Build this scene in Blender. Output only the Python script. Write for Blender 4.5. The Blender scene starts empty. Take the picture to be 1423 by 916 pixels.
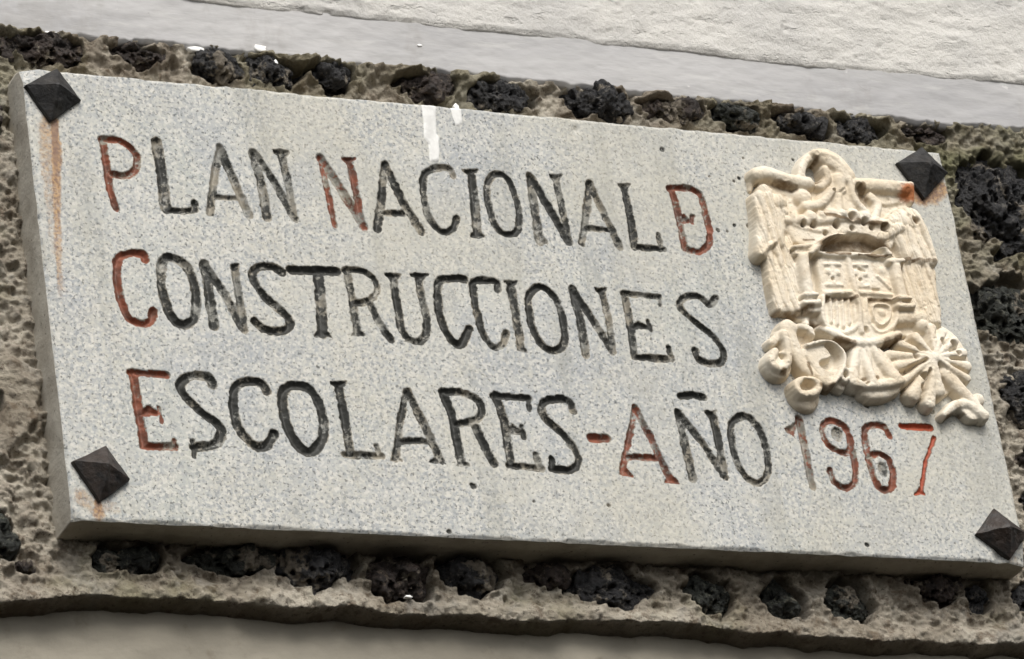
import bpy, math, random
import numpy as np
from mathutils import Matrix, Vector
R_ = math.radians
scene = bpy.context.scene
# ------------------------------------------------------------------ camera
# wall coordinates: u to the right, d downwards from the plaque's top left corner, h outwards from the masonry
Z0 = 4.2                       # height of the plaque's top edge above the street
FOC, CX, CY = 6109.17, 711.5, 458.0
RM = np.array([[0.89997496, 0.1459065, -0.41079968], [0.06196732, 0.88994215, 0.45184403], [0.43151493, -0.43210446, 0.79188421]])
TV = np.array([-0.57280121, -0.30594225, 5.13476526])
HF = 0.052                     # the plaque's face stands this far out
CAM = -RM.T @ TV               # relative to the plaque face
def at(x, y, h=HF):
    """photo measurement -> (u, d) on the plane h in front of the masonry"""
    x = np.asarray(x, float); y = np.asarray(y, float)
    r = np.stack([(x - CX) / FOC, (y - CY) / FOC, np.ones_like(x)], -1) @ RM
    s = (-(h - HF) - CAM[2]) / r[..., 2]
    return np.stack([CAM[0] + s * r[..., 0], CAM[1] + s * r[..., 1]], -1)
def W3(u, d, h):
    return (u, -(h - HF), Z0 - d)
cam = bpy.data.cameras.new('camera'); co = bpy.data.objects.new('camera', cam); scene.collection.objects.link(co)
xr = RM[0]; yd = RM[1]; zf = RM[2]         # camera axes in (u, d, into wall)
conv = lambda a: Vector((a[0], a[2], -a[1]))
cx_, cy_, cz_ = conv(xr), -conv(yd), -conv(zf)
m = Matrix.Identity(4)
for i in range(3):
    m[i][0] = cx_[i]; m[i][1] = cy_[i]; m[i][2] = cz_[i]
m[0][3] = CAM[0]; m[1][3] = CAM[2]; m[2][3] = Z0 - CAM[1]
co.matrix_world = m
cam.sensor_width = 36; cam.lens = FOC / 1423 * 36; cam.clip_end = 200; cam.clip_start = 0.05
scene.camera = co
# ------------------------------------------------------------------ light
SUN_EL, SUN_AZ = 46, 3         # azimuth: degrees to the left of straight in front of the wall
wd = bpy.data.worlds.new('World'); scene.world = wd; wd.use_nodes = True
nt = wd.node_tree; bg = nt.nodes['Background']
sky = nt.nodes.new('ShaderNodeTexSky'); sky.sky_type = 'NISHITA'; sky.sun_disc = False
sky.sun_elevation = R_(SUN_EL); sky.sun_rotation = R_(180 + SUN_AZ); sky.dust_density = 4; sky.air_density = 1.2
hs = nt.nodes.new('ShaderNodeHueSaturation'); hs.inputs['Saturation'].default_value = 0.25
nt.links.new(sky.outputs[0], hs.inputs['Color']); nt.links.new(hs.outputs[0], bg.inputs['Color'])
bg.inputs['Strength'].default_value = 0.105
sl = bpy.data.lights.new('sun', 'SUN'); so = bpy.data.objects.new('sun', sl); scene.collection.objects.link(so)
sl.energy = 1.6; sl.angle = R_(26); sl.color = (1, 0.955, 0.89)
to_sun = Vector((-math.sin(R_(SUN_AZ)) * math.cos(R_(SUN_EL)), -math.cos(R_(SUN_AZ)) * math.cos(R_(SUN_EL)), math.sin(R_(SUN_EL))))
so.rotation_euler = to_sun.to_track_quat('Z', 'Y').to_euler(); so.location = (0, -3, 8)
vs = scene.view_settings
scene.display_settings.display_device = 'sRGB'
vs.view_transform = 'Standard'; vs.look = 'None'; vs.gamma = 1; vs.exposure = 0.68
try: vs.use_curve_mapping = False
except Exception: pass
scene.render.engine = 'CYCLES'
scene.cycles.pixel_filter_type = 'BLACKMAN_HARRIS'; scene.cycles.filter_width = 1.55

# ------------------------------------------------------------------ noise
def _h(ix, iy, iz, seed):
    n = (ix.astype(np.int64) * 73856093) ^ (iy.astype(np.int64) * 19349663) ^ (iz.astype(np.int64) * 83492791) ^ (seed * 2654435761)
    n = (n ^ (n >> 13)) * 1274126177; n &= 0xffffffff
    n = ((n ^ (n >> 16)) * 2246822519) & 0xffffffff
    return ((n ^ (n >> 15)) & 0xffffff) / float(0xffffff)
def vnoise(x, y, z, seed=0):
    x0, y0, z0 = np.floor(x), np.floor(y), np.floor(z)
    fx, fy, fz = x - x0, y - y0, z - z0
    fx = fx * fx * (3 - 2 * fx); fy = fy * fy * (3 - 2 * fy); fz = fz * fz * (3 - 2 * fz)
    flat = not np.any(fz)
    def layer(k):
        a = _h(x0, y0, z0 + k, seed); b = _h(x0 + 1, y0, z0 + k, seed)
        c = _h(x0, y0 + 1, z0 + k, seed); e = _h(x0 + 1, y0 + 1, z0 + k, seed)
        return (a * (1 - fx) + b * fx) * (1 - fy) + (c * (1 - fx) + e * fx) * fy
    r = layer(0)
    if not flat: r = r * (1 - fz) + layer(1) * fz
    return r * 2 - 1
def fbm(x, y, z, octv=4, seed=0, gain=0.5):
    s = 0; a = 1.0; t = 0
    for i in range(octv):
        s = s + a * vnoise(x * 2 ** i + i * 7.3, y * 2 ** i + i * 3.1, z * 2 ** i, seed + i); t += a; a *= gain
    return s / t
def cell(x, y, z, seed=0, flat=False):
    """distance to the nearest feature point"""
    x0, y0, z0 = np.floor(x), np.floor(y), np.floor(z); best = np.full(x.shape, 9.0)
    for i in (-1, 0, 1):
        for j in (-1, 0, 1):
            for k in ((0,) if flat else (-1, 0, 1)):
                a, b, c = x0 + i, y0 + j, z0 + k
                px = a + _h(a, b, c, seed); py = b + _h(a, b, c, seed + 11); pz = c + _h(a, b, c, seed + 23)
                dd = (px - x) ** 2 + (py - y) ** 2 + (0 if flat else (pz - z) ** 2)
                best = np.minimum(best, dd)
    return np.sqrt(best)
def sstep(a, b, x):
    t = np.clip((x - a) / (b - a), 0, 1); return t * t * (3 - 2 * t)
def blur(a, n=1):
    for _ in range(n):
        p = np.pad(a, 1, mode='edge')
        a = (p[:-2, 1:-1] + p[2:, 1:-1] + 2 * p[1:-1, 1:-1]) / 4
        p = np.pad(a, 1, mode='edge')
        a = (p[1:-1, :-2] + p[1:-1, 2:] + 2 * p[1:-1, 1:-1]) / 4
    return a

# ------------------------------------------------------------------ scene helpers
def link(o, parent=None):
    scene.collection.objects.link(o)
    if parent: o.parent = parent; o.matrix_parent_inverse = parent.matrix_world.inverted() if False else Matrix.Translation(-parent.location)
    return o
def thing(name, loc, label, cat, group=None):
    o = bpy.data.objects.new(name, None); o.location = loc; o.empty_display_size = 0.05
    scene.collection.objects.link(o); o['label'] = label; o['category'] = cat
    if group: o['group'] = group
    return o
def mesh_np(name, co_, faces, mats, parent=None, smooth=True, attr=None, midx=None, label=None):
    me = bpy.data.meshes.new(name)
    n = len(co_); k = faces.shape[1]; f = len(faces)
    me.vertices.add(n); me.vertices.foreach_set('co', np.ascontiguousarray(co_, np.float32).ravel())
    me.loops.add(f * k); me.loops.foreach_set('vertex_index', faces.astype(np.int32).ravel())
    me.polygons.add(f); me.polygons.foreach_set('loop_start', np.arange(0, f * k, k, dtype=np.int32))
    me.polygons.foreach_set('loop_total', np.full(f, k, np.int32))
    for m_ in (mats if isinstance(mats, (list, tuple)) else [mats]): me.materials.append(m_)
    if midx is not None: me.polygons.foreach_set('material_index', midx.astype(np.int32))
    me.update(calc_edges=True)
    me.polygons.foreach_set('use_smooth', np.full(f, smooth, bool))
    if attr is not None:
        a = me.color_attributes.new('cover', 'FLOAT_COLOR', 'POINT')
        a.data.foreach_set('color', np.ascontiguousarray(attr, np.float32).ravel())
    o = bpy.data.objects.new(name, me); link(o, parent)
    if label: o['label'] = label
    return o
def grid_part(name, P, mask, mats, parent, attr=None, label=None):
    """faces of the height grid P (ny, nx, 3) whose cell is in mask (ny-1, nx-1)"""
    ny, nx = P.shape[:2]
    jj, ii = np.nonzero(mask)
    if len(jj) == 0: return None
    a = jj * nx + ii
    F = np.stack([a, a + nx, a + nx + 1, a + 1], 1)
    used, inv = np.unique(F, return_inverse=True)
    inv = inv.reshape(F.shape)
    return mesh_np(name, P.reshape(-1, 3)[used], inv, mats, parent, attr=None if attr is None else attr.reshape(-1, 4)[used], label=label)

# ------------------------------------------------------------------ materials
class NB:
    def __init__(s, name, rough=0.85, spec=0.3):
        s.m = bpy.data.materials.new(name); s.m.use_nodes = True; s.t = s.m.node_tree
        s.b = s.t.nodes['Principled BSDF']; s.b.inputs['Roughness'].default_value = rough
        s.b.inputs['Specular IOR Level'].default_value = spec
        s.co = s.t.nodes.new('ShaderNodeTexCoord').outputs['Object']
    def n(s, typ, **kw):
        nd = s.t.nodes.new(typ)
        for k, v in kw.items():
            if k.startswith('_'): setattr(nd, k[1:], v)
            else: s.set(nd.inputs[k.replace('0', ' ')], v)
        return nd
    def set(s, inp, v):
        if hasattr(v, 'links') or isinstance(v, bpy.types.NodeSocket): s.t.links.new(v, inp)
        else: inp.default_value = v
    def noise(s, scale, detail=4, rough=0.55, off=0, stretch=None):
        nd = s.t.nodes.new('ShaderNodeTexNoise'); nd.inputs['Scale'].default_value = scale
        nd.inputs['Detail'].default_value = detail; nd.inputs['Roughness'].default_value = rough
        mp = s.t.nodes.new('ShaderNodeMapping'); mp.inputs['Location'].default_value = (off, off * .7, off * 1.3)
        if stretch: mp.inputs['Scale'].default_value = stretch
        s.t.links.new(s.co, mp.inputs[0]); s.t.links.new(mp.outputs[0], nd.inputs['Vector'])
        return nd.outputs['Fac']
    def vor(s, scale, feature='F1', out='Distance'):
        nd = s.t.nodes.new('ShaderNodeTexVoronoi'); nd.feature = feature; nd.inputs['Scale'].default_value = scale
        s.t.links.new(s.co, nd.inputs['Vector']); return nd.outputs[out]
    def ramp(s, fac, a, b, lo=0.0, hi=1.0):
        nd = s.t.nodes.new('ShaderNodeMapRange'); nd.interpolation_type = 'SMOOTHSTEP'
        s.set(nd.inputs['Value'], fac)
        for k, v in (('From Min', a), ('From Max', b), ('To Min', lo), ('To Max', hi)): nd.inputs[k].default_value = v
        return nd.outputs[0]
    def mix(s, fac, a, b, blend='MIX'):
        nd = s.t.nodes.new('ShaderNodeMix'); nd.data_type = 'RGBA'; nd.blend_type = blend
        s.set(nd.inputs[0], fac)
        for i, v in ((6, a), (7, b)):
            if isinstance(v, tuple): v = (*v, 1)
            s.set(nd.inputs[i], v)
        return nd.outputs[2]
    def math(s, op, a, b=0.0, clamp=False):
        nd = s.t.nodes.new('ShaderNodeMath'); nd.operation = op; nd.use_clamp = clamp
        s.set(nd.inputs[0], a); s.set(nd.inputs[1], b); return nd.outputs[0]
    def bump(s, h, dist, strength=1.0, prev=None):
        nd = s.t.nodes.new('ShaderNodeBump'); nd.inputs['Distance'].default_value = dist
        nd.inputs['Strength'].default_value = strength; s.set(nd.inputs['Height'], h)
        if prev is not None: s.t.links.new(prev, nd.inputs['Normal'])
        return nd.outputs[0]
    def done(s, col, nrm=None, rough=None):
        s.set(s.b.inputs['Base Color'], (*col, 1) if isinstance(col, tuple) else col)
        if nrm is not None: s.t.links.new(nrm, s.b.inputs['Normal'])
        if rough is not None: s.set(s.b.inputs['Roughness'], rough)
        return s.m

def granite_mat():
    s = NB('granite', 0.62, 0.35)
    grain = s.vor(330, out='Color'); sp = s.t.nodes.new('ShaderNodeSeparateColor'); s.t.links.new(grain, sp.inputs[0])
    tone = s.mix(s.ramp(s.noise(170, 3, .6), .38, .62), (.455, .445, .40), (.30, .315, .315))
    tone = s.mix(s.ramp(s.noise(9, 4, .6, 3), .35, .65, 0, .45), tone, (.43, .435, .42))
    tone = s.mix(s.ramp(s.noise(4.5, 4, .55, 9), .5, .75, 0, .5), tone, (.34, .36, .33))
    tone = s.mix(s.ramp(s.noise(28, 4, .65, 51), .46, .64, 0, .35), tone, (.45, .43, .365))
    tone = s.mix(s.ramp(s.noise(7, 5, .65, 57), .48, .66, 0, .5), tone, (.285, .305, .325))
    tone = s.mix(s.ramp(sp.outputs[0], .70, .80, 0, .55), tone, (.57, .555, .51))
    tone = s.mix(s.ramp(sp.outputs[1], .82, .90, 0, .6), tone, (.20, .215, .225))
    dark = s.ramp(s.noise(230, 3, .6, 5), .565, .65, 0, .8)
    tone = s.mix(dark, tone, (.075, .08, .08))
    tone = s.mix(s.ramp(s.noise(95, 2, .5, 15), .74, .79, 0, .85), tone, (.05, .05, .045))
    tone = s.mix(s.ramp(s.noise(16, 5, .65, 81, (1, 1, .12)), .52, .68, 0, .35), tone, (.235, .235, .205))
    tone = s.mix(s.ramp(s.noise(3, 4, .6, 88), .50, .64, 0, .35), tone, (.40, .38, .31))
    # weather: paint left in the letters, rust below the studs, white drips
    at_ = s.n('ShaderNodeVertexColor', _layer_name='cover'); sc = s.t.nodes.new('ShaderNodeSeparateColor')
    s.t.links.new(at_.outputs['Color'], sc.inputs[0])
    kk, rr, ru, wh = sc.outputs[0], sc.outputs[1], sc.outputs[2], at_.outputs['Alpha']
    gr = s.noise(230, 4, .65, 2)
    r1 = s.ramp(s.math('ADD', ru, s.math('MULTIPLY', s.math('SUBTRACT', s.noise(150, 4, .7, 8), .5), 1.0)), .15, .85)
    r1 = s.math('MULTIPLY', r1, s.ramp(ru, .02, .2))
    rustc = s.mix(s.ramp(s.noise(210, 3, .6, 21), .4, .62), (.38, .22, .08), (.15, .07, .032))
    rustc = s.mix(s.math('MULTIPLY', s.ramp(ru, .7, 1.05), .7), rustc, (.13, .050, .025))
    tone = s.mix(s.math('MULTIPLY', r1, .85), tone, rustc)
    wear = s.math('MULTIPLY', s.math('SUBTRACT', s.noise(130, 5, .75, 2), .5), 2.4)
    wear2 = s.math('MULTIPLY', s.math('SUBTRACT', s.noise(30, 3, .6, 31), .5), 2.2)
    def cov(c):
        x = s.math('ADD', s.math('ADD', c, wear), wear2)
        return s.math('MULTIPLY', s.ramp(x, .34, .66), s.ramp(c, .03, .22))
    stain = s.math('MULTIPLY', s.ramp(s.math('MAXIMUM', kk, rr), .02, .30), s.ramp(s.noise(70, 4, .65, 71), .30, .55, .35, .85))
    tone = s.mix(stain, tone, s.mix(s.ramp(s.noise(25, 3, .6, 61), .4, .6), (.20, .175, .13), (.15, .148, .13)))
    tone = s.mix(s.math('MULTIPLY', cov(kk), .95), tone, (.017, .018, .016))
    redc = s.mix(s.ramp(s.noise(60, 3, .6, 41), .35, .65), (.20, .056, .026), (.090, .033, .019))
    redc = s.mix(s.ramp(rr, 1.03, 1.12), redc, (.30, .052, .018))
    tone = s.mix(s.math('MULTIPLY', cov(rr), .95), tone, redc)
    tone = s.mix(s.math('MULTIPLY', s.ramp(s.math('ADD', wh, s.math('MULTIPLY', s.math('SUBTRACT', s.noise(160, 4, .7, 12), .5), .9)), .35, .7), s.ramp(wh, .02, .2)), tone, s.mix(s.ramp(s.noise(60, 3, .6, 14), .35, .65), (.56, .56, .54), (.68, .68, .66)))
    nb = s.bump(s.noise(210, 4, .7), .0009, .7)
    return s.done(tone, nb)
def sidestone_mat():
    s = NB('sawn_granite_edge', 0.9, .2)
    c = s.mix(s.ramp(s.noise(25, 5, .6), .3, .7), (.40, .365, .305), (.54, .51, .44))
    c = s.mix(s.ramp(s.noise(180, 3, .6, 4), .62, .72, 0, .7), c, (.10, .085, .07))
    return s.done(c, s.bump(s.noise(160, 5, .7), .0016, .8))
def plaster_relief_mat():
    s = NB('cream_plaster', 0.75, .3)
    c = s.mix(s.ramp(s.noise(14, 4, .6), .35, .65), (.60, .515, .39), (.69, .635, .535))
    c = s.mix(s.ramp(s.noise(55, 5, .7, 7), .54, .70, 0, .6), c, (.42, .325, .215))
    c = s.mix(s.ramp(s.noise(22, 5, .7, 37), .52, .68, 0, .5), c, (.46, .40, .31))
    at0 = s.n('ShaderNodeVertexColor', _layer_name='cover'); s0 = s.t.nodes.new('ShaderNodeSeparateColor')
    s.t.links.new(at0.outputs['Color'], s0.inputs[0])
    c = s.mix(s.math('MULTIPLY', s0.outputs[0], s.ramp(s.noise(60, 4, .6, 77), .25, .6, .45, 1)), c, (.17, .12, .07))  # brown dirt and painted-in shade of the relief's recesses
    c = s.mix(s.ramp(s.noise(300, 2, .5, 17), .70, .76, 0, .6), c, (.22, .15, .09))
    at_ = s.n('ShaderNodeVertexColor', _layer_name='cover'); sc = s.t.nodes.new('ShaderNodeSeparateColor')
    s.t.links.new(at_.outputs['Color'], sc.inputs[0])
    ru = s.ramp(s.math('ADD', sc.outputs[2], s.math('MULTIPLY', s.math('SUBTRACT', s.noise(90, 4, .7, 3), .5), .9)), .2, .9)
    c = s.mix(s.math('MULTIPLY', ru, s.ramp(sc.outputs[2], .02, .15)), c, (.33, .12, .045))
    return s.done(c, s.bump(s.noise(140, 5, .65), .0012, .6))
def mortar_mat():
    s = NB('lime_mortar', 0.95, .15)
    c = s.mix(s.ramp(s.noise(10, 5, .65), .32, .66), (.235, .205, .160), (.42, .385, .32))
    c = s.mix(s.ramp(s.noise(45, 5, .7, 5), .5, .66, 0, .8), c, (.12, .09, .062))
    c = s.mix(s.ramp(s.noise(120, 4, .7, 9), .58, .70, 0, .65), c, (.45, .41, .345))
    c = s.mix(s.ramp(s.noise(6, 4, .6, 13), .52, .68, 0, .6), c, (.185, .175, .105))
    c = s.mix(s.ramp(s.noise(160, 3, .6, 19), .62, .71, 0, .75), c, (.04, .033, .026))
    c = s.mix(s.ramp(s.noise(70, 6, .8, 29), .54, .64, 0, .75), c, (.075, .058, .042))
    c = s.mix(s.ramp(s.noise(18, 5, .7, 33), .50, .64, 0, .55), c, (.30, .285, .25))
    at_ = s.n('ShaderNodeVertexColor', _layer_name='cover'); sc = s.t.nodes.new('ShaderNodeSeparateColor')
    s.t.links.new(at_.outputs['Color'], sc.inputs[0])
    c = s.mix(sc.outputs[0], c, (.105, .080, .056))           # brown grime patches, and darker brown round stones, below slab and ledge
    c = s.mix(sc.outputs[1], c, (.150, .150, .085))           # moss film
    b = s.bump(s.noise(90, 5, .75), .005, .9)
    return s.done(c, s.bump(s.noise(260, 4, .75), .003, .9, b))
def lava_mat(name, c0, c1, c2):
    s = NB(name, 0.68, .5)
    c = s.mix(s.ramp(s.noise(40, 5, .7), .38, .62), c0, c1)
    c = s.mix(s.ramp(s.noise(85, 6, .8, 5), .54, .62, 0, .85), c, c2)
    c = s.mix(s.ramp(s.math('ADD', s.noise(24, 3, .6, 9), s.math('MULTIPLY', s.noise(140, 4, .7, 19), .35)), .74, .82, 0, .85), c, (.25, .215, .165))
    b = s.bump(s.vor(150), .006, 1.0)
    b = s.bump(s.noise(110, 6, .8), .008, 1.0, b)
    return s.done(c, b)
def white_plaster_mat():
    s = NB('white_roughcast', 0.9, .2)
    c = s.mix(s.ramp(s.noise(5, 5, .6), .35, .68), (.58, .565, .53), (.49, .48, .46))
    c = s.mix(s.ramp(s.noise(50, 4, .6, 8, (1, 1, 2.5)), .62, .74, 0, .5), c, (.33, .31, .28))
    c = s.mix(s.ramp(s.noise(11, 6, .7, 41, (1, 1, .5)), .54, .68, 0, .25), c, (.42, .40, .36))
    c = s.mix(s.ramp(s.noise(130, 3, .6, 44, (1, 1, 2)), .66, .72, 0, .6), c, (.22, .20, .17))
    b = s.bump(s.ramp(s.noise(34, 4, .65, 51, (1, 1, 2.2)), .30, .42), .004, .5)
    return s.done(c, s.bump(s.noise(90, 6, .75, 2), .007, .7, b))
def grey_paint_mat():
    s = NB('grey_masonry_paint', 0.6, .3)
    c = s.mix(s.ramp(s.noise(4, 4, .6, 3, (1, 1, 3)), .3, .7), (.325, .322, .325), (.385, .38, .378))
    c = s.mix(s.ramp(s.noise(60, 3, .5, 8), .73, .78, 0, .6), c, (.60, .59, .57))
    c = s.mix(s.ramp(s.noise(48, 3, .6, 28), .71, .77, 0, .6), c, (.19, .18, .165))
    c = s.mix(s.ramp(s.noise(30, 5, .7, 33, (.35, 1, 2.5)), .54, .68, 0, .45), c, (.46, .455, .44))
    c = s.mix(s.ramp(s.noise(9, 6, .7, 37, (1, 1, .6)), .54, .66, 0, .4), c, (.26, .25, .235))
    wv = s.t.nodes.new('ShaderNodeTexVoronoi'); wv.feature = 'DISTANCE_TO_EDGE'; wv.inputs['Scale'].default_value = 3.2
    nz = s.t.nodes.new('ShaderNodeTexNoise'); nz.inputs['Scale'].default_value = 6; nz.inputs['Detail'].default_value = 5
    s.t.links.new(s.co, nz.inputs['Vector']); mx = s.t.nodes.new('ShaderNodeMix'); mx.data_type = 'VECTOR'; mx.inputs[0].default_value = .35
    s.t.links.new(s.co, mx.inputs[4]); s.t.links.new(nz.outputs['Color'], mx.inputs[5]); s.t.links.new(mx.outputs[1], wv.inputs['Vector'])
    c = s.mix(s.math('MULTIPLY', s.ramp(wv.outputs['Distance'], .006, .001), s.ramp(s.noise(5, 2, .5, 71), .55, .64, 0, .5)), c, (.16, .15, .14))
    return s.done(c, s.bump(s.noise(40, 4, .6, 2, (.5, 1, 2)), .003, .35))
def lintel_mat():
    s = NB('weathered_concrete', 0.9, .2)
    c = s.mix(s.ramp(s.noise(7, 5, .6, 1, (.5, 1, 1.5)), .32, .68), (.185, .17, .138), (.27, .25, .205))
    c = s.mix(s.ramp(s.noise(22, 5, .65, 6), .56, .72, 0, .6), c, (.14, .12, .09))
    return s.done(c, s.bump(s.noise(60, 5, .65), .003, .5))
def iron_mat(nm='rusty_black_iron', q=0.0):
    s = NB(nm, 0.55, .5)
    c = s.mix(s.ramp(s.noise(60, 5, .7, q * 9), .45 - q * .18, .68 - q * .1), (.004, .0035, .0035), (.014 + q * .012, .011 + q * .004, .008 + q * .002))
    c = s.mix(s.ramp(s.noise(150, 4, .7, 9), .64, .74, 0, .6), c, (.035, .016, .009))
    return s.done(c, s.bump(s.noise(110, 5, .7), .0022, .8), s.ramp(s.noise(80, 4), .3, .7, .45, .8))
M_GR, M_SIDE, M_REL, M_MOR = granite_mat(), sidestone_mat(), plaster_relief_mat(), mortar_mat()
M_IRB = iron_mat('red_brown_iron', .7)
M_WH, M_GY, M_LI, M_IR = white_plaster_mat(), grey_paint_mat(), lintel_mat(), iron_mat()
M_LAVA = [lava_mat('black_lava', (.010, .0105, .013), (.024, .023, .024), (.13, .12, .105)),
          lava_mat('brown_lava', (.022, .015, .012), (.048, .032, .025), (.16, .125, .09)),
          lava_mat('green_black_lava', (.012, .014, .011), (.030, .034, .026), (.14, .14, .105))]
mwp = NB('white_paint', .6, .4); M_WP = mwp.done((.80, .80, .78), mwp.bump(mwp.noise(200), .001, .5))

# ------------------------------------------------------------------ distance fields on a grid
class Field:
    def __init__(s, u0, u1, d0, d1, c):
        s.nx = int(round((u1 - u0) / c)) + 1; s.ny = int(round((d1 - d0) / c)) + 1
        s.u = np.linspace(u0, u1, s.nx); s.d = np.linspace(d0, d1, s.ny)
        s.U, s.D = np.meshgrid(s.u, s.d)
        s.c = c
    def win(s, pts, r):
        a = np.searchsorted(s.u, [pts[:, 0].min() - r, pts[:, 0].max() + r]); b = np.searchsorted(s.d, [pts[:, 1].min() - r, pts[:, 1].max() + r])
        return slice(b[0], b[1] + 1), slice(a[0], a[1] + 1)
    def line(s, pts, r, close=False):
        """window, distance to the polyline, running position 0..1 along it"""
        if close: pts = np.vstack([pts, pts[:1]])
        w = s.win(pts, r); U, D = s.U[w], s.D[w]
        best = np.full(U.shape, 9.0); tt = np.zeros(U.shape)
        L = np.r_[0, np.cumsum(np.hypot(*(pts[1:] - pts[:-1]).T))]
        for k in range(len(pts) - 1):
            a, b = pts[k], pts[k + 1]; e = b - a; l2 = max(e @ e, 1e-12)
            t = np.clip(((U - a[0]) * e[0] + (D - a[1]) * e[1]) / l2, 0, 1)
            q = np.hypot(U - a[0] - t * e[0], D - a[1] - t * e[1])
            m_ = q < best; best = np.where(m_, q, best); tt = np.where(m_, (L[k] + t * (L[k + 1] - L[k])) / max(L[-1], 1e-9), tt)
        return w, best, tt
    def poly(s, pts, r=0.0):
        """window, signed distance (positive inside)"""
        w, dist, _ = s.line(pts, r, True); U, D = s.U[w], s.D[w]
        ins = np.zeros(U.shape, bool); n = len(pts)
        for k in range(n):
            (x1, y1), (x2, y2) = pts[k], pts[(k + 1) % n]
            if y1 == y2: continue
            c_ = ((y1 > D) != (y2 > D)) & (U < (x2 - x1) * (D - y1) / (y2 - y1) + x1)
            ins ^= c_
        return w, np.where(ins, dist, -dist)
def rounded(pts, close=False, n=4):
    """Catmull-Rom through the traced points"""
    p = np.array(pts, float)
    if len(p) < 3: return p
    q = np.vstack([p[-1:], p, p[:2]]) if close else np.vstack([2 * p[0] - p[1], p, 2 * p[-1] - p[-2]])
    out = []
    for i in range(1, len(q) - 2):
        for t in np.arange(n) / n:
            out.append(.5 * (2 * q[i] + (q[i + 1] - q[i - 1]) * t + (2 * q[i - 1] - 5 * q[i] + 4 * q[i + 1] - q[i + 2]) * t * t + (3 * q[i] - q[i - 1] - 3 * q[i + 1] + q[i + 2]) * t ** 3))
    if not close: out.append(p[-1])
    return np.array(out)

# ------------------------------------------------------------------ the inscription
CR = {'A': (120, 170, 4.447), 'B': (420, 190, 4.447), 'C': (700, 210, 4.447), 'D': (460, 350, 4.447), 'E': (720, 370, 4.447),
      'F': (440, 510, 4.447), 'G': (740, 530, 4.447), 'H': (1000, 550, 4.447), 'I': (150, 330, 3.745), 'J': (160, 490, 3.5575)}
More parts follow.
